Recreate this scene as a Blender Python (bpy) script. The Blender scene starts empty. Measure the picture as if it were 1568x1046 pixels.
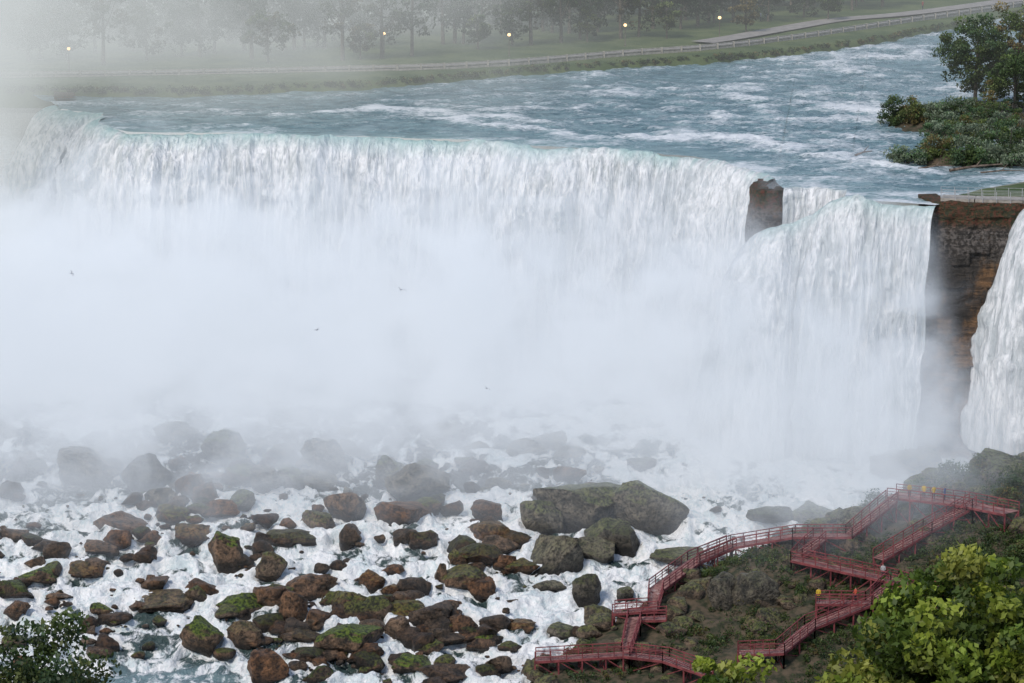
import bpy, math, numpy as np, random
from mathutils import Vector
rng=np.random.default_rng(7); random.seed(7)
S=bpy.context.scene
S.view_settings.view_transform='Standard'; S.view_settings.look='None'; S.view_settings.exposure=0
cam=bpy.data.cameras.new('camera'); co=bpy.data.objects.new('camera',cam); S.collection.objects.link(co)
co.location=(0,0,70); co.rotation_euler=(math.radians(79),0,0); cam.lens=124.6; cam.sensor_width=36; cam.clip_end=9000; cam.clip_start=1
S.camera=co
# ------------------------------------------------------------ noise
def h3(i,j,k):
    n=(i.astype(np.int64)*374761393+j.astype(np.int64)*668265263+k.astype(np.int64)*1440662683)&0xffffffff
    n=((n^(n>>13))*1274126177)&0xffffffff
    n=n^(n>>16)
    return n/4294967295.0
def vn(x,y,z):
    x,y,z=np.broadcast_arrays(np.asarray(x,float),np.asarray(y,float),np.asarray(z,float))
    xi,yi,zi=np.floor(x),np.floor(y),np.floor(z)
    fx,fy,fz=x-xi,y-yi,z-zi
    fx=fx*fx*(3-2*fx);fy=fy*fy*(3-2*fy);fz=fz*fz*(3-2*fz)
    r=0
    for a in(0,1):
        for b in(0,1):
            for c in(0,1):
                w=(fx if a else 1-fx)*(fy if b else 1-fy)*(fz if c else 1-fz)
                r=r+w*h3(xi+a,yi+b,zi+c)
    return r*2-1
def fbm(x,y,z,o=4):
    r=0;a=1;s=0
    for k in range(o):
        r=r+a*vn(np.asarray(x)*2**k+k*17.3,np.asarray(y)*2**k+k*5.1,np.asarray(z)*2**k+k*9.7); s+=a;a*=.5
    return r/s
def sst(v,a,b):
    t=np.clip((v-a)/(b-a),0,1); return t*t*(3-2*t)
# ------------------------------------------------------------ mesh helpers
def mk(name,V,F,mat,smooth=True,col=None,parent=None):
    V=np.asarray(V,np.float32); F=np.asarray(F,np.int32)
    me=bpy.data.meshes.new(name)
    n,k=F.shape
    me.vertices.add(len(V)); me.vertices.foreach_set('co',V.ravel())
    me.loops.add(n*k); me.loops.foreach_set('vertex_index',F.ravel())
    me.polygons.add(n); me.polygons.foreach_set('loop_start',np.arange(0,n*k,k,dtype=np.int32))
    me.polygons.foreach_set('use_smooth',np.full(n,smooth))
    me.update(calc_edges=True)
    if col is not None:
        at=me.color_attributes.new('Col','FLOAT_COLOR','POINT')
        c=np.ones((len(V),4),np.float32); c[:,:col.shape[1]]=col; at.data.foreach_set('color',c.ravel())
    me.materials.append(mat)
    o=bpy.data.objects.new(name,me); S.collection.objects.link(o)
    if parent: o.parent=parent
    return o
def gridF(nu,nv):
    i=np.arange((nu-1)*(nv-1)); a=(i//(nv-1))*nv+i%(nv-1)
    return np.stack([a,a+nv,a+nv+1,a+1],1)
def grid(name,P,mat,col=None,keep=None):
    nu,nv=P.shape[:2]; F=gridF(nu,nv)
    if keep is not None: F=F[keep.ravel()[F].all(1)]
    return mk(name,P.reshape(-1,3),F,mat,True,None if col is None else col.reshape(-1,col.shape[-1]))
class Beams:
    def __init__(s): s.V=[];s.F=[]
    def beam(s,a,b,w,h=None):
        h=h or w; a=Vector(a);b=Vector(b);d=(b-a)
        if d.length<1e-5: return
        d.normalize(); up=Vector((0,0,1))
        if abs(d.z)>.95: up=Vector((0,1,0))
        r=d.cross(up).normalized()*w/2; u=r.cross(d).normalized()*h/2
        n=len(s.V)
        for p in(a,b):
            for q in(-r-u,r-u,r+u,-r+u): s.V.append(tuple(p+q))
        s.F+=[(n,n+1,n+2,n+3),(n+7,n+6,n+5,n+4)]+[(n+i,n+4+i,n+4+(i+1)%4,n+(i+1)%4) for i in range(4)]
    def make(s,name,mat,parent=None): return mk(name,np.array(s.V),np.array(s.F),mat,False,parent=parent)
def tube(V,F,pts,rad,n=7):
    pts=[Vector(p) for p in pts]; base=len(V)
    for i,p in enumerate(pts):
        d=(pts[min(i+1,len(pts)-1)]-pts[max(i-1,0)]).normalized()
        r=d.cross(Vector((.31,.94,.1))).normalized(); u=r.cross(d)
        for k in range(n):
            a=2*math.pi*k/n; V.append(tuple(p+(r*math.cos(a)+u*math.sin(a))*rad[i]))
    for i in range(len(pts)-1):
        for k in range(n):
            F.append((base+i*n+k,base+i*n+(k+1)%n,base+(i+1)*n+(k+1)%n,base+(i+1)*n+k))
# ------------------------------------------------------------ node helpers
class NT:
    def __init__(s,name,clear=False):
        s.m=bpy.data.materials.new(name); s.m.use_nodes=True; s.t=s.m.node_tree; s.b=s.t.nodes.get('Principled BSDF')
        if clear: s.t.nodes.clear()
    def nd(s,t,**k):
        n=s.t.nodes.new(t)
        for a,b in k.items(): setattr(n,a,b)
        return n
    def put(s,sock,q):
        if q is None: return
        if isinstance(q,bpy.types.NodeSocket): s.t.links.new(q,sock)
        elif isinstance(q,tuple) and len(q)==3 and sock.type=='RGBA': sock.default_value=(*q,1)
        else: sock.default_value=q
    def obj(s,scale=None):
        tc=s.nd('ShaderNodeTexCoord').outputs['Object']
        if scale is None: return tc
        mp=s.nd('ShaderNodeMapping'); s.put(mp.inputs['Vector'],tc); mp.inputs['Scale'].default_value=scale; return mp.outputs[0]
    def noise(s,vec,sc,det=4,rough=.55,dist=0):
        n=s.nd('ShaderNodeTexNoise'); s.put(n.inputs['Vector'],vec); n.inputs['Scale'].default_value=sc; n.inputs['Detail'].default_value=det; n.inputs['Roughness'].default_value=rough; n.inputs['Distortion'].default_value=dist
        return n.outputs[0]
    def mth(s,op,a,b=None,cl=False):
        n=s.nd('ShaderNodeMath',operation=op,use_clamp=cl); s.put(n.inputs[0],a); s.put(n.inputs[1],b); return n.outputs[0]
    def mr(s,v,a,b,c=0,d=1):
        n=s.nd('ShaderNodeMapRange',interpolation_type='SMOOTHSTEP'); s.put(n.inputs[0],v)
        for i,q in enumerate((a,b,c,d)): n.inputs[1+i].default_value=q
        return n.outputs[0]
    def mix(s,f,a,b,bt='MIX'):
        n=s.nd('ShaderNodeMix',data_type='RGBA',blend_type=bt); s.put(n.inputs[0],f); s.put(n.inputs[6],a); s.put(n.inputs[7],b); return n.outputs[2]
    def attr(s):
        a=s.nd('ShaderNodeAttribute',attribute_name='Col'); x=s.nd('ShaderNodeSeparateColor'); s.put(x.inputs[0],a.outputs['Color']); return a.outputs['Color'],x.outputs
    def xyz(s,v):
        x=s.nd('ShaderNodeSeparateXYZ'); s.put(x.inputs[0],v); return x.outputs
    def nz(s):
        return s.xyz(s.nd('ShaderNodeNewGeometry').outputs['Normal'])[2]
    def bump(s,h,st,dist):
        n=s.nd('ShaderNodeBump'); n.inputs['Strength'].default_value=st; n.inputs['Distance'].default_value=dist; s.put(n.inputs['Height'],h); s.put(s.b.inputs['Normal'],n.outputs[0])
    def fin(s,col,rough=.7):
        s.put(s.b.inputs['Base Color'],col); s.put(s.b.inputs['Roughness'],rough); return s.m
# falls water
q=NT('falling_water'); st=q.noise(q.obj((.9,.9,.045)),1,5,.65,.35); st2=q.noise(q.obj((1.8,1.8,.4)),1,5,.65,.5); st3=q.noise(q.obj((.12,.12,.05)),1,3,.5,.3); _,a=q.attr()
f=q.mth('MULTIPLY',q.mr(q.mth('ADD',st,q.mr(st3,.35,.65,-.06,.05)),.36,.57),q.mr(st2,.29,.58)); f=q.mth('ADD',q.mth('MULTIPLY',f,.85),.15)
c=q.mix(f,(.48,.52,.53),(.94,.94,.94)); c=q.mix(a[1],c,q.mix(st2,(.26,.46,.44),(.66,.82,.79)))
q.bump(q.mth('ADD',st,st2),.8,.8); M_falls=q.fin(c,.65)
# river
q=NT('river_water'); _,a=q.attr(); o=q.obj()
n1=q.noise(q.obj((.8,1.2,1)),1.2,5,.68,.5); n2=q.noise(q.obj((.25,.5,1)),1,3,.6,.5)
fo=q.mth('ADD',a[0],q.mth('MULTIPLY',q.mth('SUBTRACT',n1,.5),1.5)); fo=q.mr(fo,.30,.88)
deep=q.mix(q.mr(n2,.3,.7),(.09,.165,.19),(.24,.36,.38)); deep=q.mix(q.mth('MULTIPLY',a[1],.75),deep,(.33,.52,.50))
c=q.mix(fo,deep,(.84,.87,.88)); q.bump(n1,.8,.45); q.put(q.b.inputs['IOR'],1.33); M_river=q.fin(c,q.mth('ADD',q.mth('MULTIPLY',fo,.4),.25))
# rapids
q=NT('rapids_water'); _,a=q.attr(); n1=q.noise(q.obj((.55,.3,.6)),1,6,.66,.9); n2=q.noise(q.obj((1,.7,1)),2.2,4,.62,.6); n3=q.noise(q.obj(),.35,3,.6,.6)
fo=q.mth('ADD',a[0],q.mth('MULTIPLY',q.mth('SUBTRACT',n1,.5),2.8)); fo=q.mth('ADD',fo,q.mth('MULTIPLY',q.mth('SUBTRACT',n2,.5),.55)); fo=q.mr(fo,.02,.42)
dk=q.mix(a[1],(.04,.07,.065),(.18,.27,.29)); dk=q.mix(a[2],dk,(.045,.042,.035))
c=q.mix(fo,dk,q.mix(q.mr(q.mth('ADD',q.mth('MULTIPLY',n2,.5),q.mth('MULTIPLY',n3,.5)),.36,.56),(.64,.73,.74),(.95,.95,.94))); q.bump(q.mth('ADD',n2,n1),.7,.7); M_rapids=q.fin(c,q.mth('ADD',q.mth('MULTIPLY',fo,.4),.25))
# rock
q=NT('wet_rock'); _,a=q.attr(); n1=q.noise(q.obj(),.9,7,.7); n2=q.noise(q.obj(),2.8,5,.65); nz=q.nz()
br=q.mix(q.mr(n1,.33,.67),(.035,.021,.013),(.34,.165,.075)); gr=q.mix(q.mr(n1,.33,.67),(.07,.068,.052),(.34,.31,.24))
c=q.mix(a[0],gr,br); mo=q.mth('MULTIPLY',q.mr(q.mth('ADD',nz,q.mth('MULTIPLY',q.mth('SUBTRACT',n1,.5),1.6)),.3,.7),a[1])
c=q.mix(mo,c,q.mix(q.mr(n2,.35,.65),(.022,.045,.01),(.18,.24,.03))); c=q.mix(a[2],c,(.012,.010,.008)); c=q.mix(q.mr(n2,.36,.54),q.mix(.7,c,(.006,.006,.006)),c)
q.bump(q.mth('ADD',n2,n1),1,.6); M_rock=q.fin(c,.42)
# cliff
q=NT('cliff_rock'); n1=q.noise(q.obj((.22,.22,.16)),1,5,.6); n2=q.noise(q.obj((.35,.35,2.2)),1,5,.7); n3=q.noise(q.obj(),2.0,5,.65); n4=q.noise(q.obj((1.2,1.2,.12)),1,4,.6); z=q.xyz(q.obj())[2]
c=q.mix(q.mr(q.mth('ADD',n1,q.mr(z,-8,-16,-.10,.05)),.44,.6),(.06,.05,.042),(.25,.135,.06)); c=q.mix(q.mr(n2,.40,.56),q.mix(.6,c,(.02,.018,.015)),c); c=q.mix(q.mr(n4,.38,.55),q.mix(.5,c,(.03,.025,.02)),c)
c=q.mix(q.mth('MULTIPLY',q.mr(z,-9,-4),q.mr(n3,.44,.60)),c,(.19,.165,.145)); c=q.mix(q.mth('MULTIPLY',q.mr(q.mth('ADD',z,q.mth('MULTIPLY',n3,1.5)),-2.6,-1.2),q.mr(n3,.3,.45)),c,q.mix(q.mr(n3,.4,.65),(.04,.05,.018),(.16,.055,.03)))
q.bump(q.mth('ADD',n2,n3),1,.7); M_cliff=q.fin(c,.75)
# foliage: colour attribute
def leafmat(name,trans=.35):
    q=NT(name); c,a=q.attr(); n=q.noise(q.obj(),.5,3)
    c=q.mix(q.mr(n,.35,.65),q.mix(.6,(.01,.015,.005),c),c); q.fin(c,.55)
    tr=q.nd('ShaderNodeBsdfTranslucent'); q.put(tr.inputs[0],c); ms=q.nd('ShaderNodeMixShader'); ms.inputs[0].default_value=trans
    q.put(ms.inputs[1],q.b.outputs[0]); q.put(ms.inputs[2],tr.outputs[0]); q.put(q.t.nodes['Material Output'].inputs[0],ms.outputs[0]); return q.m
M_leaf=leafmat('foliage')
def flat(name,c1,c2,sc,rough=.7,det=5,b=.3):
    q=NT(name); n=q.noise(q.obj(),sc,det,.6); q.bump(n,b,.1); return q.fin(q.mix(q.mr(n,.35,.65),c1,c2),rough)
M_bark=flat('bark',(.05,.04,.03),(.14,.11,.08),3)
M_hill=flat('hillside_soil',(.02,.028,.010),(.11,.08,.05),.9,.9,6,1)
M_grass=flat('grass',(.05,.085,.02),(.11,.14,.045),.15,.9)
M_path=flat('asphalt_path',(.26,.24,.22),(.36,.33,.30),.5,.9)
M_stone=flat('stone_parapet',(.30,.27,.23),(.44,.40,.35),1.5,.8)
M_redw=flat('red_painted_wood',(.13,.025,.03),(.28,.065,.067),1.2,.6)
M_deck=flat('weathered_red_deck',(.20,.085,.08),(.38,.20,.18),1.5,.7)
M_metal=flat('grey_metal',(.35,.35,.36),(.5,.5,.5),2,.4)
M_log=flat('driftwood',(.08,.055,.04),(.22,.16,.12),2,.8)
M_lower=flat('gorge_river_water',(.07,.14,.16),(.14,.22,.24),.4,.25)
# ------------------------------------------------------------ terrain function
def base(y): return np.interp(y,[340,375,392,430,470,520],[-54,-52,-47,-37,-32,-30])
def rim(x): return np.interp(x,[1,12,24,38,48,60,75],[393,408,420,430,434,436,436])
def T(x,y):
    t=sst(rim(x)-y,0,6)
    return base(y)+np.interp(x,[-3,1,24,38,48,58,70],[0,.5,2,3,4,7.5,9])*t
def hillz(x,y): return T(x,y)+.9*fbm(x/3.5,y/3.5,3,4)*sst(rim(x)-y,-1,4)
# ------------------------------------------------------------ falls
def catmull(pts,n):
    p=np.array(pts,float); p=np.vstack([2*p[0]-p[1],p,2*p[-1]-p[-2]]); out=[]
    for i in range(1,len(p)-2):
        for t in np.linspace(0,1,40,endpoint=False):
            out.append(.5*((2*p[i])+(-p[i-1]+p[i+1])*t+(2*p[i-1]-5*p[i]+4*p[i+1]-p[i+2])*t*t+(-p[i-1]+3*p[i]-3*p[i+1]+p[i+2])*t**3))
    out.append(p[-2]); out=np.array(out)
    d=np.r_[0,np.cumsum(np.linalg.norm(np.diff(out,axis=0),axis=1))]; s=np.linspace(0,d[-1],n)
    return np.stack([np.interp(s,d,out[:,k]) for k in range(out.shape[1])],1),s
def normals(C):
    t=np.gradient(C[:,:2],axis=0); t/=np.linalg.norm(t,axis=1)[:,None]; return np.stack([t[:,1],-t[:,0]],1)
main=[(-71.5,556),(-70,551.5),(-68,549),(-63.5,546),(-61.8,540),(-60.5,531),(-57,525.5),(-50,523),(-35,521),(-20,518),(-8,515),(2,510),(14,503.5),(24.6,498),(30,490),(33.5,482),(35,476)]
def falls(name,pts,n,nv,drop,k,seed,jg=1.1,amp=1,teal=1):
    C,s=catmull(pts,n); N=normals(C)
    ker=np.ones(61)/61; N=np.stack([np.convolve(np.pad(N[:,i],30,'edge'),ker,'valid') for i in(0,1)],1)
    z0=C[:,2] if C.shape[1]>2 else np.zeros(n)
    v=np.linspace(0,1,nv)[None,:]; kk=(k(C) if callable(k) else np.full(n,k))[:,None]
    z=-drop*v**2; ss=s[:,None]; o=kk*math.sqrt(drop)*v
    jag=jg*(1.7*fbm(ss/8,seed,0,4)+.7*np.abs(vn(ss/2.6,seed+2,0)))
    wob=.5*vn(ss/6,z/9,seed+40)
    d=(1.5*fbm((ss+wob)/3.6,z/18,seed,3)+1.0*(1-2*np.abs(fbm((ss+wob)/1.5,z/16,seed+3,3)))-.4+.45*(1-2*np.abs(fbm((ss+wob)/.6,z/6,seed+9,3)))+.3*fbm(ss/.5,z/1.6,seed+7,4))*np.minimum(1,v*2.2)*amp
    bl=np.clip(fbm(ss/2.4,z/4.0,seed+20,4)-.05,0,1)*np.minimum(1,v*1.5)*3.4*amp; o=o+jag+d+bl
    zz=z0[:,None]+z+(.22*fbm(ss/1.5,0,seed+5,2)+.35*vn(ss/5,3,seed))*np.ones_like(z)
    P=np.stack([C[:,0:1]+N[:,0:1]*o,C[:,1:2]+N[:,1:2]*o,zz],2)
    loc=.5+.5*vn(ss/9,seed,4); tl=teal*np.clip(1.25*(1-v/(.16+.16*loc)),0,1)*sst(loc+.4*fbm(ss/1.2,z/4,9,2),.05,.7)
    grid(name,P,M_falls,np.stack([d*0,np.clip(tl,0,.95),d*0],2)); return P
Pm=falls('waterfall',main,1700,140,34,lambda C:np.interp(C[:,0],[-69,-60,-40,40],[2.3,1.7,1.2,1.1]),1.0)
Pb=falls('waterfall',[(36.5,467.5,-8),(34.0,465.5,-6.5),(33.6,463.2,-5.0),(35.8,462.5,-4.0),(39.4,461.6,-2.4),(43.3,458.5,0),(49,455.5,0),(54.7,452.3,0)],620,120,34,lambda C:np.interp(C[:,0],[33,36,43,50],[1.9,1.5,1.1,.7]),9.0,.5,.7,.7)
Ps=falls('cascade',[(36.2,466.8),(40,466),(44.3,463.6)],160,40,5,.8,31.0,.3,.4,.3)
Pr=falls('waterfall',[(71,456),(67.4,452.5),(66.8,449.5),(69.5,446),(80,443),(100,438)],420,100,31,lambda C:np.interp(C[:,0],[66,69,80],[1.55,1.2,1]),17.0,.4,.6,.3)
# ------------------------------------------------------------ river
front=np.vstack([Pm[::2,0,:2],[(35.6,472),(36.0,468)],Ps[::6,0,:2],[(44,460.5)],Pb[np.argmin(abs(Pb[:,0,0]-43.6)+(Pb[:,0,1]>461)*9)::5,0,:2],[(56,454),(62,466),(72,476),(90,480),(130,480)]])
d=np.r_[0,np.cumsum(np.linalg.norm(np.diff(front,axis=0),axis=1))]; n=1100; s=np.linspace(0,d[-1],n)
Fx,Fy=np.interp(s,d,front[:,0]),np.interp(s,d,front[:,1])
WL=np.array([(-150,575),(-50,566),(-20,578),(2,596),(24.5,608),(45,620),(61,637),(81,667),(100,693),(150,760),(220,860)],float)
bx=np.interp(Fx,[-72,-69,-62,0,35,56,72,130],[-78,-72,-62,2,50,85,110,210]); by=np.interp(bx,WL[:,0],WL[:,1])+1.5
t=np.linspace(0,1,300)[None,:]**1.2
X=Fx[:,None]*(1-t)+bx[:,None]*t; Y=Fy[:,None]*(1-t)+by[:,None]*t
fade=np.minimum(1,t*6)
def band(x,y,pts,w):
    p=np.array(pts,float); yy=np.interp(x,p[:,0],p[:,1])+3*fbm(x/9,0,5,3); inr=sst(x,p[0,0]-4,p[0,0]+4)*(1-sst(x,p[-1,0]-4,p[-1,0]+4))
    return np.exp(-((y-yy)/w)**2)*inr
bd=1.0*band(X,Y,[(-14,541),(0,529),(11,520),(35,514),(48,500)],3.4)+.8*band(X,Y,[(-26,553),(-9,545),(6,535)],3)+.7*band(X,Y,[(35,505),(50,492),(60,480)],3)+.6*band(X,Y,[(-50,545),(-20,548),(20,556)],4)+.55*band(X,Y,[(5,575),(45,560),(60,545)],4)+.5*band(X,Y,[(30,530),(45,525),(56,512)],3)
wv=fbm(X/3.6,Y/3.0,0,4); wv2=fbm(X/14,Y/9,8,3)
Z=(.42*wv+.3*wv2+.35*bd+.18*fbm(X/1.0,Y/.9,2,3))*fade*np.interp(X,[-70,-10,40,100],[.6,.9,1.2,1.6])
fo=.26+.45*wv+.32*wv2+.55*bd*(.75+.7*fbm(X/4,Y/1.8,6,3))+np.interp(X,[-60,0,60],[-.05,.02,.14])+.15*np.exp(-t*22)
Z[:, 0]=0
nearc=np.exp(-t*16)*np.interp(X,[-60,-45,10,30],[.6,1,1,.5])*(.7+.4*wv2)
grid('river',np.stack([X,Y,Z],2),M_river,np.stack([np.clip(fo,0,1),np.clip(nearc,0,1),X*0],2))
# ------------------------------------------------------------ boulder table: x y width height
RK="""-57.7,416.5,4.6,2.3 -60.0,412.7,3.8,2.7 -59.4,408.2,3.8,2.3 -57.6,424.7,3.1,1.4 -48.7,428.9,4.7,2.5 -51.0,423.4,3.9,1.6 -48.9,425.0,3.1,2.2 -44.8,426.0,2.7,1.6 -52.0,418.1,3.9,1.5 -54.7,413.1,3.0,0.9 -49.4,409.2,2.6,1.5 -44.3,438.0,4.0,2.4 -42.8,432.3,4.8,2.0 -40.0,426.8,4.7,2.8
-34.8,419.9,3.1,4.3 -36.9,433.4,3.6,2.4 -34.3,436.9,4.0,2.4 -29.2,416.8,3.5,3.8 -32.9,429.2,2.0,1.2 -28.0,429.9,2.4,1.6 -24.0,429.9,3.6,2.4 -27.4,425.7,4.7,2.0 -20.5,425.2,4.7,2.7 -21.3,433.4,4.8,3.6 -24.1,448.7,5.0,5.0 -31.4,443.9,4.1,2.5 -28.9,444.6,4.1,2.5 -37.5,452.4,5.0,4.6
-46.9,443.9,4.1,4.1 -55.9,445.1,7.4,4.9 -32.6,408.9,5.6,3.4 -37.3,413.1,3.0,2.1 -41.7,410.4,6.0,1.9 -28.5,410.4,3.8,3.0 -25.9,407.4,3.8,3.4 -23.4,405.9,3.4,2.6 -24.0,412.7,4.7,3.4 -36.1,400.7,4.4,3.5 -31.6,401.8,3.3,2.8 -28.2,394.4,3.6,3.3 -22.4,394.1,3.6,2.2 -18.6,400.1,7.4,3.7
-17.3,415.0,3.4,2.1 -14.3,414.0,3.4,1.9 -19.0,409.7,4.5,2.3 -17.1,408.9,2.6,1.9 -14.6,418.8,2.3,1.5 -11.2,424.7,3.5,2.2 -13.4,403.7,3.7,2.6 -12.3,407.4,4.5,2.6 -9.2,406.7,4.5,2.6 -7.3,409.7,3.8,1.5 -8.6,416.8,1.9,3.1 -6.6,415.0,4.6,3.1 -3.9,419.9,4.6,2.8 -1.9,423.1,3.9,2.3
-3.9,413.4,3.8,2.3 -2.8,426.3,4.7,2.4 -0.7,419.9,3.1,2.3 -11.3,396.4,3.7,1.6 -3.0,402.6,3.0,1.1 1.2,405.2,3.7,1.0 -7.8,393.9,4.4,2.2 -15.5,445.1,4.1,4.1 -12.0,440.6,6.5,4.9 -13.4,431.2,4.8,3.2 8.4,430.0,9.5,7.2 16.6,429.6,9.0,6.2 6.1,419.3,7.0,4.6 13.8,423.6,4.7,3.5
3.3,428.4,3.9,4.7 9.1,411.6,3.4,3.5 13.4,413.1,2.3,1.9 6.2,404.2,3.4,1.9 4.4,415.0,2.7,1.1 8.9,400.5,2.2,0.9 1.3,418.8,4.6,1.5 20.6,420.3,5.4,2.8 51.1,447.0,7.4,5.1 43.5,421.5,5.5,3.4 28.3,405.4,5.6,4.9 34.1,419.1,3.9,1.5 25.2,406.5,4.5,3.7 60.1,426.2,6.3,3.9
32.4,431.2,4.0,2.4 -17.1,398.7,2.9,1.8 -24.1,402.3,3.0,1.9 -44.9,410.4,2.3,0.9 -7.2,402.3,3.0,1.3 -6.7,419.6,3.1,2.3 38.1,431.2,4.8,2.4 12.0,425.0,5.5,3.6 10.0,421.5,5.0,3.0 0.5,425.5,4.0,2.4"""
RK=[tuple(map(float,r.split(','))) for r in RK.split()]
# ------------------------------------------------------------ gorge: rapids sheet + hill + cliffs
xs=np.linspace(-85,62,860); ys=np.linspace(376,480,640); X,Y=np.meshgrid(xs,ys,indexing='ij')
b=base(Y); w1=1.0*fbm(X/6,Y/7,1,3)+.35*fbm(X/1.8,Y/1.8,4,3); qd=b/1.7+w1; fr=qd-np.floor(qd)
face=sst(fr,.5,.88); zt=1.7*(np.floor(qd)+face-w1)-.35
zt=zt+.50*fbm(X/1.8,Y/1.4,9,4)+.32*(1-2*np.abs(fbm(X/1.2,Y/1.0,12,3)))
isf=face*(1-face)*4
fo=.44+.45*isf+.75*fbm(X/5,Y/3.5,15,4)-np.interp(X,[-60,-10,5],[.0,.12,-.12])*(Y<420)
for (rx,ry,rw,rh) in RK:
    if rw<2.5: continue
    i0,i1=np.searchsorted(xs,[rx-2*rw,rx+2*rw]); j0,j1=np.searchsorted(ys,[ry-1.5*rw,ry+2.5*rw])
    if i1<=i0 or j1<=j0: continue
    dx=(X[i0:i1,j0:j1]-rx)/rw; dy=(Y[i0:i1,j0:j1]-ry-.3*rw)/rw
    up_=np.exp(-(dx/.6)**2-((dy-.55)/.35)**2); sd=np.exp(-((np.abs(dx)-.62)/.16)**2-((dy-.1)/.45)**2); lee=np.exp(-(dx/.5)**2-((dy+.55)/.3)**2)
    zt[i0:i1,j0:j1]+=.24*rh*up_+.12*rh*sd-.14*rh*lee; fo[i0:i1,j0:j1]+=.5*up_+.4*sd-.55*lee
pool=np.exp(-(((X+41)/10)**2+((Y-393)/5.5)**2)); fo=fo-1.1*pool
far=sst(Y+3*fbm(X/8,Y/8,2),437,450)*sst(-X,-25,10)
fo=fo-.9*far+.9*far*sst(fbm(X/7,Y/12,33,3),.05,.3)
grid('rapids',np.stack([X,Y,zt*(1-pool)+(-46.6)*pool],2),M_rapids,np.stack([np.clip(fo,0,1),np.clip(pool*1.5,0,1),far],2))
X,Y=np.meshgrid(np.linspace(-6,130,420),np.linspace(352,442,330),indexing='ij'); 
Zh=hillz(X,Y); edge=rim(X)-Y+1.2*fbm(X/3,Y/3,7,3)
keep=(edge>-3.5)&(X>-1)
Zh=Zh-1.9*(1-sst(edge,-2.5,0.8))-1.5*(1-sst(X,-1,3))
grid('hillside',np.stack([X,Y,Zh],2),M_hill,keep=keep)
X,Y=np.meshgrid(np.linspace(-260,260,180),np.linspace(120,400,120),indexing='ij'); grid('gorge_river',np.stack([X,Y,-52.6+.12*fbm(X/3,Y/3,0)],2),M_lower)
X,Y=np.meshgrid(np.linspace(-260,260,140),np.linspace(374,580,110),indexing='ij'); grid('talus_ground',np.stack([X,Y,base(Y)-3.6+.8*fbm(X/5,Y/5,0)],2),M_hill)
def cliff(name,pts,ztop,zbot,seed,n=300,nv=160,back=3,amp=1):
    C,s=catmull(pts,n); N=normals(C); z=np.linspace(ztop,zbot,nv)[None,:]; ss=s[:,None]
    rows=np.floor(z/1.5+.3*vn(ss/9,0,seed)); lay=h3(rows*0+7,rows,rows*0+3)*.7
    bs=2.2+1.5*h3(rows,rows*0,rows*0+int(seed)); blk=h3(np.floor(ss/bs+rows*.37),rows,rows*0+1)*.6
    o=amp*(lay+blk+1.0*fbm(ss/4,z/6,seed,4)+.35*fbm(ss/.8,z/.8,seed,3)) + (-z)*.03
    P=np.stack([C[:,0:1]+N[:,0:1]*o,C[:,1:2]+N[:,1:2]*o,z+.25*fbm(ss/1.2,z/3,seed)],2)
    cap=P[:,0:1].copy(); cap[:,0,:2]-=N*back; P=np.concatenate([cap,P],1); grid(name,P,M_cliff)
cliff('cliff',[(-45,529),(-35,527.5),(-20,524.5),(-8,522.5),(2,517.5),(15,509.5),(26,503),(33,495),(37,487),(38,479)],-1.8,-36,2,300,70,1)
cliff('rock_outcrop',[(33.8,478),(32.4,473),(32.3,469.3),(33.0,467.4),(35.0,467.0),(36.0,467.9),(37.2,470)],-.35,-32,5,260,200,2.2,.55)
cliff('cliff',[(36,467.9),(44,464.7),(44.7,459.9),(50,457.1),(55.5,454.0)],-.9,-33,7,200,90,1,.5)
cliff('cliff',[(53.9,459),(54.9,454.3),(56.5,452.4),(60,451.7),(66,450.6),(72,450),(110,444)],.4,-33,8,460,260,2.5,.9)
cliff('cliff',[(-260,640),(-150,600),(-110,590),(-80,578),(-74,572),(-72,560)],.5,-40,12,220,60,3)
# ------------------------------------------------------------ land
bxs=np.linspace(-400,400,260); wy=np.interp(bxs,np.r_[-400,WL[:,0],400],np.r_[620,WL[:,1],1150])
offs=np.array([-1,0,.7,1.6,3,6,10,16,25,40,70,120,250,600,1500,4500.]); zz=np.array([-2,-.3,.4,.9,1.1,1.15,1.2,1.3,1.4,1.6,2,2.4,3,4,6,8.])
P=np.stack([bxs[:,None]+0*offs,wy[:,None]+offs[None]+.4*fbm(bxs[:,None]/3,offs[None],0),zz[None]+.12*fbm(bxs[:,None]/2,offs[None]/2,3)],2); grid('ground',P,M_grass)
fa=np.array([(55.4,454.2),(60,452.6),(72,451),(110,445)],float); bk=np.array([(55.8,455),(63,466),(74,476),(112,479)],float)
u=np.linspace(0,1,60); A=np.stack([np.interp(u,[0,.2,.5,1],fa[:,k]) for k in(0,1)],1); B=np.stack([np.interp(u,[0,.3,.6,1],bk[:,k]) for k in(0,1)],1)
t=np.linspace(0,1,20)[None,:,None]; P2=A[:,None]*(1-t)+B[:,None]*t; z=.42+.1*fbm(P2[...,0]/2,P2[...,1]/2,0)-.9*sst(t[...,0],.93,1); grid('ground',np.concatenate([P2,z[...,None]],2),M_grass)
X,Y=np.meshgrid(np.linspace(44,130,180),np.linspace(480,640,220),indexing='ij')
isl=np.maximum.reduce([1-(((X-68)/14)**2+((Y-494)/6.5)**2),1-(((X-74)/18)**2+((Y-537)/22)**2),1-(((X-96)/24)**2+((Y-520)/30)**2)])+.25*fbm(X/4,Y/4,0)
grid('island',np.stack([X,Y,np.clip(isl*2.2,-1.5,.9)-.1],2),M_hill,keep=isl>-.5)
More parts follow.
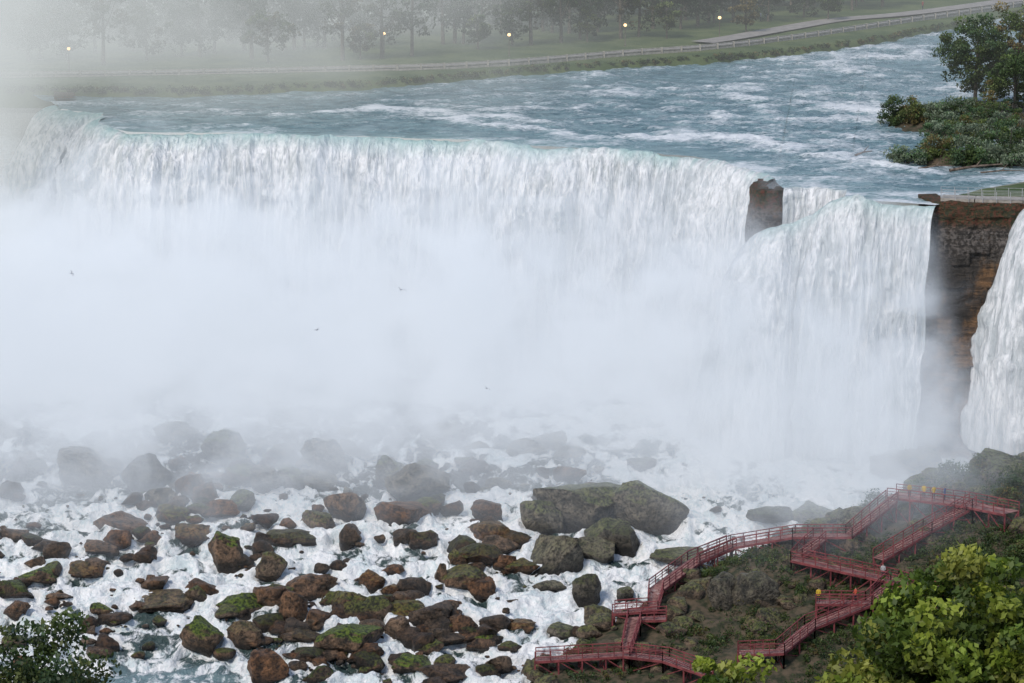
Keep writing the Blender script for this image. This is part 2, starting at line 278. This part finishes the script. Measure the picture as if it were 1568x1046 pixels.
X,Y=np.meshgrid(np.linspace(-200,200,100),np.linspace(-150,132,80),indexing='ij'); grid('near_bank',np.stack([X,Y,27+.5*fbm(X/6,Y/6,0)-80*sst(Y,122,132)],2),M_grass)
def strip(name,pts,w,z,mat,n=200):
    C,s=catmull(pts,n); N=normals(C); P=np.stack([np.column_stack([C-N*w/2,np.full(n,z)]),np.column_stack([C+N*w/2,np.full(n,z)])],1); grid(name,P,mat); return C,N
pp=[(-140,592),(-84.5,584),(-24.5,593),(-3.8,600),(18.9,616),(36,627),(55,647),(76,674),(101,705),(150,775)]
C,N=strip('footpath',pp,3.2,1.62,M_path)
strip('footpath',[(34,632),(40,640),(50,655),(62,672),(78,685),(110,722)],5,1.68,M_path)
def railing(name,pts,z,h,sp,w,mat,rails=(1,.55),solid=0):
    C,s=catmull(pts,int(max(4,sum(math.dist(a,b) for a,b in zip(pts,pts[1:]))/sp)))
    B=Beams()
    for i in range(len(C)):
        p=C[i]; B.beam((p[0],p[1],z-.4),(p[0],p[1],z+h),w)
        if i: 
            for r in rails: B.beam((*C[i-1][:2],z+h*r-.03),(*p[:2],z+h*r-.03),w*.5)
            if solid: B.beam((*C[i-1][:2],z+solid/2-.2),(*p[:2],z+solid/2-.2),.3,solid+.4)
    return B.make(name,mat)
rp=[(x+.3,y-2.2) for x,y in pp]
railing('riverside_railing',rp,1.2,1.1,4,.36,M_stone,(.9,.55),.35)
railing('metal_railing',[(55.6,453.6),(60,452.2),(66,451.2),(72,450.6),(80,449.5)],.75,1.1,1.6,.07,M_metal,(1,.66,.33))
railing('metal_railing',[(55.8,456.3),(60,455.6),(66,454.8),(80,453)],.75,1.1,1.6,.07,M_metal,(1,.66,.33))
B=Beams()
for a,b_ in zip([(55.8,455),(60,454),(66,453.1),(72,452.6)],[(60,454),(66,453.1),(72,452.6),(85,450.6)]): B.beam((*a,.55),(*b_,.55),3.2,.4)
B.make('viewing_platform',M_stone)
M_glow=NT('lamp_glow',True); e=M_glow.nd('ShaderNodeEmission'); e.inputs[0].default_value=(1,.62,.28,1); e.inputs[1].default_value=3.2; M_glow.put(M_glow.nd('ShaderNodeOutputMaterial').inputs[0],e.outputs[0]); M_glow=M_glow.m
def lamp(x,y):
    V=[];F=[]; tube(V,F,[(x,y,1),(x,y,1.5),(x,y,1.6),(x,y,4.9)],[.16,.16,.08,.06])
    o=mk('street_lamp',V,F,M_bark)
    V=[];F=[]; tube(V,F,[(x,y,4.85),(x,y,5.0),(x,y,5.25),(x,y,5.4)],[.1,.30,.27,.06],8); mk('globe',V,F,M_glow,parent=o)
    V=[];F=[]; tube(V,F,[(x,y,5.38),(x,y,5.45),(x,y,5.6)],[.32,.28,.03],8); mk('cap',V,F,M_bark,parent=o)
for p in [(-74,590),(-22.2,614),(-.5,612),(20.1,628.2),(37.6,641.2),(64,690)]: lamp(*p)
# ------------------------------------------------------------ foliage
def leafquads(C,size,col,flatn=.0):
    n=len(C); a=rng.normal(size=(n,3)); a/=np.linalg.norm(a,axis=1)[:,None]
    nn=rng.normal(size=(n,3)); nn[:,2]+=flatn; b=np.cross(a,nn); b/=np.linalg.norm(b,axis=1)[:,None]
    s=(size*(.6+.8*rng.random(n)))[:,None]
    V=np.stack([C-a*s*.5,C+b*s*.3-a*s*.05,C+a*s*.55,C-b*s*.3-a*s*.05],1).reshape(-1,3)
    F=np.arange(4*n).reshape(n,4); return V,F,np.repeat(col,4,0)
def clumps(cs,rs,per,hz=.7):
    k=len(cs); d=rng.normal(size=(k,per,3)); d/=np.linalg.norm(d,axis=2)[...,None]
    r=(.55+.5*rng.random((k,per,1)))*np.asarray(rs).reshape(k,1,1); P=cs[:,None]+d*r*np.array([1,1,hz]); return P.reshape(-1,3),d.reshape(-1,3)
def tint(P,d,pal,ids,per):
    c=pal[np.repeat(ids,per)]; sh=.55+.35*d[:,2:3]+.35*rng.random((len(P),1)); return c*sh  # shade put into leaf colour: darker towards each clump's underside
PAL=np.array([(.045,.075,.02),(.07,.10,.025),(.10,.12,.035),(.05,.085,.035),(.13,.10,.035),(.09,.11,.07)])*1.5
def tree(name,x,y,z0,h,cr,ch,k,per,ls,pal,crad=1.0,parts=True,seed=0,collect=None):
    r_=np.random.default_rng(seed)
    cz=z0+h-ch/2
    d=r_.normal(size=(k,3)); d/=np.linalg.norm(d,axis=1)[:,None]; rr=(.35+.65*r_.random((k,1))**.6)
    cs=np.array([x,y,cz])+d*rr*np.array([cr,cr,ch/2]); cs+=r_.normal(size=cs.shape)*.08*cr
    rs=crad*(.6+.8*r_.random(k)); P,dd=clumps(cs,rs,per); ids=r_.integers(0,len(pal),k)
    col=tint(P,dd,pal,ids,per); hgt=np.clip((P[:,2:3]-(cz-ch/2))/ch,0,1); col*=.55+.7*hgt  # top light put into the colour: leaves brighten up the crown
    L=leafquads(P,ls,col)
    V=[];F=[]; lean=(r_.random(2)-.5)*.06*h
    tube(V,F,[(x,y,z0-.5),(x,y,z0+.3),(x+lean[0]*.5,y+lean[1]*.5,z0+h*.45),(x+lean[0],y+lean[1],z0+h*.85)],[h*.035,h*.024,h*.017,h*.004])
    for i in r_.choice(k,min(k,9),replace=False):
        s0=Vector((x+lean[0]*.4,y+lean[1]*.4,z0+h*(.3+.3*r_.random()))); e_=Vector(cs[i]); m_=(s0+e_)/2+Vector((0,0,-.03*h)); tube(V,F,[s0,m_,e_],[h*.009,h*.006,h*.002],5)
    if collect is not None: collect[0].append(L); collect[1].append((V,F)); return
    o=mk(name,V,F,M_bark); mk('crown',L[0],L[1],M_leaf,False,L[2],o)
def joinL(Ls):
    V=[];F=[];C=[];n=0
    for a,b,c in Ls: V.append(a);F.append(np.asarray(b)+n);C.append(c);n+=len(a)
    return np.vstack(V),np.vstack(F),np.vstack(C)
def joinW(Ws):
    V=[];F=[];n=0
    for a,b in Ws: V.append(np.array(a));F.append(np.array(b)+n);n+=len(a)
    return np.vstack(V),np.vstack(F)
col=[[],[]]; r_=np.random.default_rng(3)
for i in range(150):
    x=-125+260*(i+.5*r_.random())/150; w_=np.interp(x,WL[:,0],WL[:,1])
    off=r_.choice([30,36,44,56,70])+r_.random()*8
    if x>28: off+=12
    p=PAL[[0,1,3]] if r_.random()<.75 else PAL[[1,2,4]]
    hh=9+7*r_.random()
    tree('',x,w_+off,1.4,hh,3.0+1.8*r_.random(),hh*(.72+.22*r_.random()),32,34,.55,p*.9,1.2,seed=i,collect=col)
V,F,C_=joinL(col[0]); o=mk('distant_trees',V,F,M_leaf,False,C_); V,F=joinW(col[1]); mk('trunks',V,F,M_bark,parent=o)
for x,y,p in [(13.5,634,[2,5]),(-26,606,[4,2]),(43,650,[4]),(60,672,[0,1]),(-6,622,[0,2]),(28,640,[1,2])]:
    tree('tree',x,y,1.4,6.5,2.4,5,24,60,.4,PAL[p]*1.2,.8,seed=int(x+90))
k=900; x=rng.uniform(-130,140,k); y=np.interp(x,WL[:,0],WL[:,1])+rng.uniform(.3,2.6,k); P,dd=clumps(np.column_stack([x,y,.5+rng.random(k)*.6]),rng.uniform(.3,.8,k),22); L=leafquads(P,.4,tint(P,dd,PAL,rng.integers(0,6,k),22)); mk('bank_shrubs',*L[:2],M_leaf,False,L[2])
k=700; x=rng.uniform(-130,160,k); y=np.interp(x,WL[:,0],WL[:,1])+rng.uniform(60,85,k); P,dd=clumps(np.column_stack([x,y,2+rng.random(k)*8]),rng.uniform(1.5,3,k),40); L=leafquads(P,1.0,tint(P,dd,PAL[[0,3]]*.6,rng.integers(0,2,k),40)); mk('distant_hedge',*L[:2],M_leaf,False,L[2])
def bush(cx,cy,rx,ry,h,pal,k=40,per=70,ls=.3,cr=.9,z0=.5):
    d=rng.normal(size=(k,3)); d/=np.linalg.norm(d,axis=1)[:,None]; d[:,2]=np.abs(d[:,2]); rr=rng.random((k,1))**.4
    cs=np.array([cx,cy,z0])+d*rr*np.array([rx,ry,h]); P,dd=clumps(cs,rng.uniform(.6,1.3,k)*cr,per)
    L=leafquads(P,ls,tint(P,dd,pal,rng.integers(0,len(pal),k),per)); V=[];F=[]
    for i in range(7): tube(V,F,[(cx,cy,z0-.6),tuple((np.array([cx,cy,z0])+cs[i])/2),tuple(cs[i])],[.12,.07,.02],5)
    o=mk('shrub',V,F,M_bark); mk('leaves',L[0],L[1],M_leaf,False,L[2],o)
G=PAL[[0,1,3]]*1.4;GY=PAL[[1,2,4]]*1.5;GW=PAL[[5,3,5]]*2.3
for b_ in [(55.0,490,3.0,2.4,2.0,GW),(59.5,491.5,3,2.5,3.0,GY),(64.5,492,3.5,3,5.2,GW),(69.5,491,4,3,5.6,G),(63,487,3,2,2.4,G),(66,487.5,3,2,2.8,GW),(71,486.5,3,2,3,GW),
   (57.5,531,2.4,2.2,3.8,G),(60.5,529,2.6,2.2,3.8,GY),(63.8,527,2.6,2.4,3.8,GW),(66.5,520,4,4,5.4,GW),(71.5,517,4,4,5.8,G),(75,512,4,4,5.8,GY),(62,533,3,3,3.8,G),(75,500,5,4,6.4,GW),(72,536,4,4,6,GY),(70,503,4,3,5.2,GW),(67,528,3,3,4.6,G),(62,506,3.5,3,3.6,GW),(66,511,3,3,4.2,GY)]:
    bush(*b_)
tree('tree',72.5,552,.6,14.0,5.6,12.5,100,110,.42,PAL[[0,1,3]]*1.4,1.25,seed=51)
tree('tree',79.5,556,.6,15,5,13.5,90,100,.42,PAL[[1,2,4]]*1.4,1.2,seed=52)
tree('tree',77,540,.6,10,4,9,60,90,.4,PAL[[0,1]]*1.4,1.1,seed=53)
for a,b_,r in [((60,481.5,.3),(67.5,483.5,.9),.22),((56,484,.2),(61,485,.5),.13),((48.5,497,.2),(51,498,.7),.16),((64,479.5,.3),(70,480.5,.4),.12)]:
    V=[];F=[]; m_=(Vector(a)+Vector(b_))/2+Vector((0,0,.15)); tube(V,F,[a,m_,b_],[r,r*.8,r*.35]); tube(V,F,[m_,m_+Vector((.8,.5,.9))],[r*.5,r*.15]); mk('driftwood_log',V,F,M_log)
# ------------------------------------------------------------ boulders
import bmesh
def ico(n):
    bm=bmesh.new(); bmesh.ops.create_icosphere(bm,subdivisions=n,radius=1); a=np.array([v.co[:] for v in bm.verts]); f=np.array([[v.index for v in f_.verts] for f_ in bm.faces]); bm.free(); return a,f
ICO,ICF=ico(5); ICO2,ICF2=ico(3)
def rock(x,y,w,h,seed,warm,moss,small=False,sink=.35):
    r_=np.random.default_rng(seed); P=(ICO2 if small else ICO).copy()
    P=np.sign(P)*np.abs(P)**.62
    e_=r_.normal(size=3)*np.array([.36,.36,1.2]); R=np.array(__import__('mathutils').Euler(e_).to_matrix()); P=P@R.T
    for i in range(11):
        nn=r_.normal(size=3); nn/=np.linalg.norm(nn); dd=.5+.5*r_.random(); ex=np.clip(P@nn-dd,0,None); P-=ex[:,None]*nn*.97
    P/=np.abs(P).max(0)
    f_=1-2*np.abs(fbm(P[:,0]*1.1+seed,P[:,1]*1.1,P[:,2]*1.1,3)); P*=(1+.14*f_)[:,None]
    P*=(1+.09*fbm(P[:,0]*3.5+seed,P[:,1]*3.5,P[:,2]*3.5,4))[:,None]
    st_=np.floor(P[:,2]*3+.4*P[:,0]+seed); P[:,:2]*=(1+.09*(h3(st_,st_*0,st_*0+seed)-.5))[:,None]
    P=P*np.array([w*.54,w*.42,h*.60]); z0=float(T(x,y))-sink
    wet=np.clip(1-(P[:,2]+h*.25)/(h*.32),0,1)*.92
    P=P+np.array([x,y+w*.3,z0+h*.27]) 
    return P,np.column_stack([np.full(len(P),warm),np.full(len(P),moss),wet])
small=[]
mossy={(-57.7,416.5),(-60.0,412.7),(-34.8,419.9),(-32.6,408.9),(-36.1,400.7),(-18.6,400.1),(-8.6,416.8),(-11.3,396.4),(-3.0,402.6),(-22.4,394.1),(-49.4,409.2)}
for i,(x,y,w_,h_) in enumerate(RK):
    mistyz=y>436; warm=0.15 if (x>3 or mistyz) else float(np.clip(.9+.4*random.uniform(-1,1),0,1)); moss=random.choice([0,0,.2,.55]) if x<0 else random.choice([.2,.5])
    if (x,y) in mossy: moss=1;warm=.7
    k_=random.uniform(.75,1.35) if w_<5 else 1.12
    P,c=rock(x,y,w_*k_,h_*random.uniform(.85,1.25) if w_<5 else h_,i+5,warm,moss)
    if (x,y) in {(28.3,405.4),(25.2,406.5)}: c[:,2]=.35
    if random.random()<.25 and w_<5: c[:,2]=np.clip(c[:,2]+.45,0,.95)
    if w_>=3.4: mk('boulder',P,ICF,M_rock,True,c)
    else: small.append((P,ICF,c))
r_=np.random.default_rng(11); n=0
while n<620:
    x=r_.uniform(-66,30); y=r_.uniform(386,452)
    dens=.08+.92*math.exp(-(((x+13)/14)**2+((y-406)/9)**2))+.08*(x<-25)
    if float(fbm(x/4,y/4,77,2))<.05+r_.random()*.25: 
        if r_.random()>.10: continue
    if y<399 and abs(x+41)<11: continue
    if x>1 and y<rim(x): continue
    if x>1 and r_.random()>.3: continue
    if r_.random()>dens: continue
    w_=.4+3.6*r_.random()**3; P,c=rock(x,y,w_,w_*(.35+.45*r_.random()),1000+n,.5+.5*r_.random(),r_.choice([0,0,0,.7]),True,.2); c[:,2]=np.clip(c[:,2]+r_.choice([.2,.6]),0,.95); small.append((P,ICF2,c)); n+=1
for i in range(60):
    x=r_.uniform(-85,15); y=r_.uniform(441,466); w_=1.5+5*r_.random()**2; P,c=rock(x,y,w_,w_*.6,3000+i,.15,.1,True,1.0); small.append((P,ICF2,c))
for i in range(230):
    x=r_.uniform(2,70); y=rim(x)-r_.uniform(-1.5,24); w_=.6+3.0*r_.random()**2; P,c=rock(x,y,w_,w_*.7,5000+i,.5,.5,True,.1); small.append((P,ICF2,c*[1,1,.5]))
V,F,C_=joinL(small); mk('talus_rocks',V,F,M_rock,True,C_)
# ------------------------------------------------------------ walkways
WK={'A':[(60,414,-31.4),(56.7,418.1,-31.6),(54.6,420.4,-31.7),(46.8,425.2,-31.9)],
'B':[(46.6,423.6,-32.2),(40.9,418.0,-35.2),(34.3,419.1,-35.5),(26.9,421.8,-37.5),(21.9,418.0,-38.5)],
'C':[(26.9,421.8,-37.5),(22.1,418.0,-38.5),(17.2,409.1,-39.6),(16.6,404.0,-40.6),(12.0,404.9,-41.2)],
'D':[(18.1,401.9,-41.1),(14.4,402.1,-41.3),(13.1,394.5,-43.4),(2.7,395.1,-44.2)],
'E':[(13.1,394.5,-43.4),(17.7,392.8,-43.5),(22.4,389.3,-44.2)],
'F':[(56.0,419.1,-31.6),(50.3,416.9,-34.2),(43.9,412.1,-36.7)],
'G':[(37.3,417.4,-35.5),(34.2,413.4,-37.0),(45.3,406.3,-37.8),(50.1,401.0,-38.2)],
'H':[(45.3,406.3,-37.8),(41.8,402.0,-39.3),(35.8,403.1,-39.5)],
'I':[(41.8,402.0,-39.3),(34.6,397.8,-41.0),(30.8,392.9,-42.6),(26.0,392.9,-42.8)]}
def walkway(pts,w=2.0):
    pts=[Vector(p) for p in pts]; B=Beams(); Dk=Beams()
    dirs=[]
    for i in range(len(pts)):
        a=pts[max(i-1,0)];b_=pts[min(i+1,len(pts)-1)]; d_=(b_-a);d_.z=0; dirs.append(Vector((d_.y,-d_.x,0)).normalized())
    for i in range(len(pts)-1):
        a,b_=pts[i],pts[i+1]; L=(b_-a).length; n=max(1,int(L/.33)); sl=abs(b_.z-a.z)/L
        for j in range(n):
            t=(j+.5)/n; p=a.lerp(b_,t); r=dirs[i].lerp(dirs[i+1],t).normalized()*w/2
            Dk.beam(p-r,p+r,.30,.05)
        m=max(1,int(L/1.5))
        for sd in(-1,1):
            prev=None
            for j in range(m+1):
                t=j/m; p=a.lerp(b_,t)+dirs[i].lerp(dirs[i+1],t).normalized()*w/2*sd
                B.beam(p-Vector((0,0,.3)),p+Vector((0,0,1.15)),.11)
                if prev is not None:
                    for hh,th in((1.12,.10),(.75,.06),(.4,.06)): B.beam(prev+Vector((0,0,hh)),p+Vector((0,0,hh)),th)
                    B.beam(prev-Vector((0,0,.14)),p-Vector((0,0,.14)),.1,.28)
                prev=p
        m=max(1,int(L/2.6))
        for j in range(m+1):
            t=j/m; p=a.lerp(b_,t); r=dirs[i].lerp(dirs[i+1],t).normalized()*w/2
            ft=[]
            for q_ in(p-r*.9,p+r*.9):
                g=float(hillz(q_.x,q_.y))-.8; B.beam((q_.x,q_.y,g),(q_.x,q_.y,q_.z),.18); ft.append((Vector((q_.x,q_.y,g+.5)),q_-Vector((0,0,.2))))
            B.beam(ft[0][0],ft[1][1],.09); B.beam(ft[1][0],ft[0][1],.09)
            if j: B.beam(last[0][0],ft[0][1],.09); B.beam(last[1][0],ft[1][1],.09)
            last=ft
    o=B.make('wooden_walkway',M_redw); Dk.make('deck_boards',M_deck,o)
for k_,p in WK.items(): walkway(p,2.6 if k_=='A' else 1.8)
segs=[(np.array(p[i]),np.array(p[i+1])) for p in WK.values() for i in range(len(p)-1)]
def near(x,y):
    best=(99,0)
    for a,b_ in segs:
        d_=b_-a; t=np.clip(((x-a[0])*d_[0]+(y-a[1])*d_[1])/(d_[0]**2+d_[1]**2),0,1); q_=a+d_*t; dd=math.hypot(x-q_[0],y-q_[1])
        if dd<best[0]: best=(dd,q_[2])
    return best
cs=[];rs=[];ids=[]
r_=np.random.default_rng(5)
while len(cs)<4300:
    x=r_.uniform(1.5,74); y=r_.uniform(372,438)
    e_=rim(x)-y
    if e_<.2: continue
    g=float(fbm(x/4,y/4,2,3)); right=float(sst(x,36,50))
    if r_.random()>np.clip(.30+.65*right+1.7*g,0.04,1): continue
    r=r_.uniform(.25,.7)+1.2*(.4+.6*right)*r_.random()**3
    dd,wz=near(x,y); z=float(hillz(x,y))
    if dd<1.3+r*.5: r=.28 if dd<1.1 else min(r,.4)
    cs.append((x,y,z+r*.5)); rs.append(r); ids.append(int(np.clip(round(2+2.5*g+r_.normal()*1.3),0,5)))
cs=np.array(cs); P,dd=clumps(cs,rs,46,.9); L=leafquads(P,.24,tint(P,dd,PAL[[0,3,0,1,2,4]]*np.array([.95,1.0,.9]),np.array(ids),46)); mk('hillside_shrubs',*L[:2],M_leaf,False,L[2])
n=0
while n<30:
    x=r_.uniform(40,72); y=r_.uniform(388,432)
    if y>rim(x)-2 or near(x,y)[0]<3.4: continue
    if near(x,y+3)[0]<3 or near(x,y+5)[0]<2.5: continue
    bush(x,y,1.8,1.7,2.2,[G,GY,G][n%3]*.8,26,60,.26,.8,float(hillz(x,y))); n+=1
# ------------------------------------------------------------ foreground trees
YG=np.array([(.32,.38,.05),(.24,.32,.04),(.36,.38,.07),(.15,.22,.03),(.09,.14,.02)])
tree('tree',13.8,100,27,16.8,4.3,9.0,340,170,.24,YG,.7,seed=71)
tree('tree',6.2,98,27,14.9,1.3,4.6,40,140,.22,YG,.45,seed=72)
tree('tree',-14.6,100,27,15.3,3.4,8,220,140,.16,PAL[[0,1,3,2]]*.9,.65,seed=73)
# ------------------------------------------------------------ people
def person(x,y,z,face,coat):
    J=[(0,0,.92),(0,0,1.15),(0,0,1.42),(0,0,1.53),(0,.02,1.66),(.1,0,.88),(.12,.03,.5),(.12,0,.06),(.12,.14,.03),(-.1,0,.88),(-.12,.04,.5),(-.12,0,.06),(-.12,.14,.03),(.2,0,1.4),(.26,.03,1.13),(.2,.22,1.0),(-.2,0,1.4),(-.26,.03,1.13),(-.2,.22,1.0)]
    E=[(0,1),(1,2),(2,3),(3,4),(0,5),(5,6),(6,7),(7,8),(0,9),(9,10),(10,11),(11,12),(2,13),(13,14),(14,15),(2,16),(16,17),(17,18)]
    R=[.16,.15,.15,.06,.115,.1,.07,.05,.045,.1,.07,.05,.045,.08,.055,.045,.08,.055,.045]
    me=bpy.data.meshes.new('person'); me.from_pydata(J,E,[]); o=bpy.data.objects.new('person',me); S.collection.objects.link(o)
    o.location=(x,y,z); o.rotation_euler=(0,0,face); m=o.modifiers.new('skin','SKIN')
    for v,r in zip(me.skin_vertices[0].data,R): v.radius=(r,r*.85 if r>.12 else r)
    me.skin_vertices[0].data[0].use_root=True
    o.modifiers.new('s','SUBSURF').levels=1; o.modifiers['s'].render_levels=1
    q=NT('clothing'); zz=q.xyz(q.obj())[2]; n=q.noise(q.obj(),9,3)
    c=q.mix(q.mr(zz,.78,.8),(.02,.025,.05),coat); c=q.mix(q.mr(zz,1.52,1.54),c,(.45,.28,.2)); c=q.mix(q.mr(zz,1.68,1.70),c,(.04,.025,.015)); c=q.mix(q.mth('MULTIPLY',n,.35),c,(.02,.02,.02)); me.materials.append(q.fin(c,.7))
Yc=(.75,.5,.03)
for p in [(50.5,422.9,-31.75,2.8,Yc),(51.6,422.0,-31.7,.4,Yc),(48.8,423.6,-31.8,3.4,(.6,.4,.05)),(52.9,421.6,-31.7,1.2,(.05,.1,.3)),(44.0,407.3,-37.75,3,(.5,.5,.5)),(40.3,402.4,-39.3,2,(.6,.1,.05)),(46.9,668,1.75,1,(.5,.5,.55)),(48.2,668.5,1.75,2,(.1,.12,.2)),(80,690,1.75,2,(.3,.05,.05)),(36,402.9,-39.5,3,Yc)]: person(*p)
M_gull=flat('gull_feathers',(.12,.12,.13),(.35,.35,.36),6,.7)
for gx,gy,gz,a,s_ in [(-58,460,-10.3,.5,1.),(-14.3,450,-10.7,2.2,1.1),(-24.9,445,-15,4,.8),(-3.2,440,-21.6,1,.8)]:
    V=[];F=[]; tube(V,F,[(-.32,0,0),(-.2,0,.01),(0,0,.02),(.15,0,.02),(.25,0,.03),(.33,0,.01)],[.02,.06,.09,.07,.045,.008],8)
    n=len(V); V+=[(.1,.05,.04),(-.1,.05,.04),(.12,.35,.2),(-.06,.35,.2),(-.02,.75,.1),(-.12,.72,.1)]; F+=[(n,n+1,n+3,n+2),(n+2,n+3,n+5,n+4)]
    n=len(V); V+=[(.1,-.05,.04),(-.1,-.05,.04),(.12,-.35,.2),(-.06,-.35,.2),(-.02,-.75,.1),(-.12,-.72,.1)]; F+=[(n,n+2,n+3,n+1),(n+2,n+4,n+5,n+3)]
    n=len(V); V+=[(-.28,.02,0),(-.28,-.02,0),(-.46,-.07,0),(-.46,.07,0)]; F+=[(n,n+1,n+2,n+3)]
    o=mk('seagull',V,F,M_gull); o.location=(gx,gy,gz); o.rotation_euler=(.4,.2,a); o.scale=(s_,)*3
# ------------------------------------------------------------ mist
def mist(name,lo,hi,build,step,emc,ems,nsc=.06,scat=True,dist=.8,det=2):
    V=np.array([[ (lo[0],hi[0])[i&1],(lo[1],hi[1])[i>>1&1],(lo[2],hi[2])[i>>2&1]] for i in range(8)]); F=[(0,2,3,1),(4,5,7,6),(0,1,5,4),(2,6,7,3),(0,4,6,2),(1,3,7,5)]
    q=NT(name,True); q.m.cycles.volume_step_rate=step; q.m.cycles.volume_sampling='DISTANCE'; mk(name,V,F,q.m,False)
    n=q.noise(q.obj((1,1,1.3)),nsc,det,.6,dist)
    dens=build(q.xyz(q.obj()),n,q)
    sc=q.nd('ShaderNodeVolumeScatter' if scat else 'ShaderNodeVolumeAbsorption'); sc.inputs['Color'].default_value=(.95,.97,1,1) if scat else (0,0,0,1); q.put(sc.inputs['Density'],dens)
    em=q.nd('ShaderNodeEmission'); em.inputs['Color'].default_value=(*emc,1); q.put(em.inputs['Strength'],q.mth('MULTIPLY',dens,ems))  # emission added so the volume glows, in place of multiple scattering
    ad=q.nd('ShaderNodeAddShader'); q.put(ad.inputs[0],sc.outputs[0]); q.put(ad.inputs[1],em.outputs[0]); q.put(q.nd('ShaderNodeOutputMaterial').inputs['Volume'],ad.outputs[0])
def b1(p,n,q):
    zz=q.mth('ADD',p[2],q.mth('MULTIPLY',n,-38)); zz=q.mth('ADD',zz,q.mr(p[0],52,57,0,15)); fz=q.mr(zz,-18,-42)
    hump=q.mth('ADD',q.mr(p[0],8,40,0,12),q.mr(p[0],-10,-50,0,5))
    yy=q.mth('ADD',q.mth('ADD',p[1],hump),q.mth('MULTIPLY',n,-66)); fy=q.mr(yy,387,418)
    fn=q.mr(n,.38,.62,.18,1.45)
    return q.mth('MULTIPLY',q.mth('MULTIPLY',q.mth('MULTIPLY',fz,fy),fn),.115)
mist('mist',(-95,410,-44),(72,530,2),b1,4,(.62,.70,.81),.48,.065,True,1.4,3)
def b2(p,n,q):
    fx=q.mr(q.mth('ADD',p[0],q.mth('MULTIPLY',n,-80)),-20,-95); fl=q.mr(p[2],45,5); fy=q.mr(p[1],515,548,.0,1); fy2=q.mr(p[0],-64,-84)
    a=q.mth('MULTIPLY',q.mth('MULTIPLY',fx,q.mr(n,.25,.7,.2,1.5)),.014); a=q.mth('MULTIPLY',a,q.mth('ADD',1.0,q.mth('MULTIPLY',q.mth('MULTIPLY',fy2,q.mr(p[1],610,560)),1.6)))
    return q.mth('MULTIPLY',q.mth('ADD',a,q.mth('MULTIPLY',fl,.0014)),q.mth('MAXIMUM',fy,fy2))
mist('mist_plume',(-150,500,-40),(95,700,34),b2,8,(.65,.69,.70),.97,.032,False,.8,2)  # plume does not scatter: its brightness is all added emission
# ------------------------------------------------------------ light
w=bpy.data.worlds.new('World'); S.world=w; w.use_nodes=True
EL=math.radians(47)
sk=w.node_tree.nodes.new('ShaderNodeTexSky'); sk.sky_type='NISHITA'; sk.sun_disc=False; sk.sun_elevation=EL; sk.sun_rotation=math.radians(217)
w.node_tree.links.new(sk.outputs[0],w.node_tree.nodes['Background'].inputs[0]); w.node_tree.nodes['Background'].inputs[1].default_value=.13
l=bpy.data.lights.new('sun','SUN'); l.energy=2.05; l.angle=math.radians(12); l.color=(1,.93,.84); lo=bpy.data.objects.new('sun',l); S.collection.objects.link(lo)
d=Vector((-.6*math.cos(EL),-.8*math.cos(EL),math.sin(EL))); lo.rotation_euler=d.to_track_quat('Z','Y').to_euler()
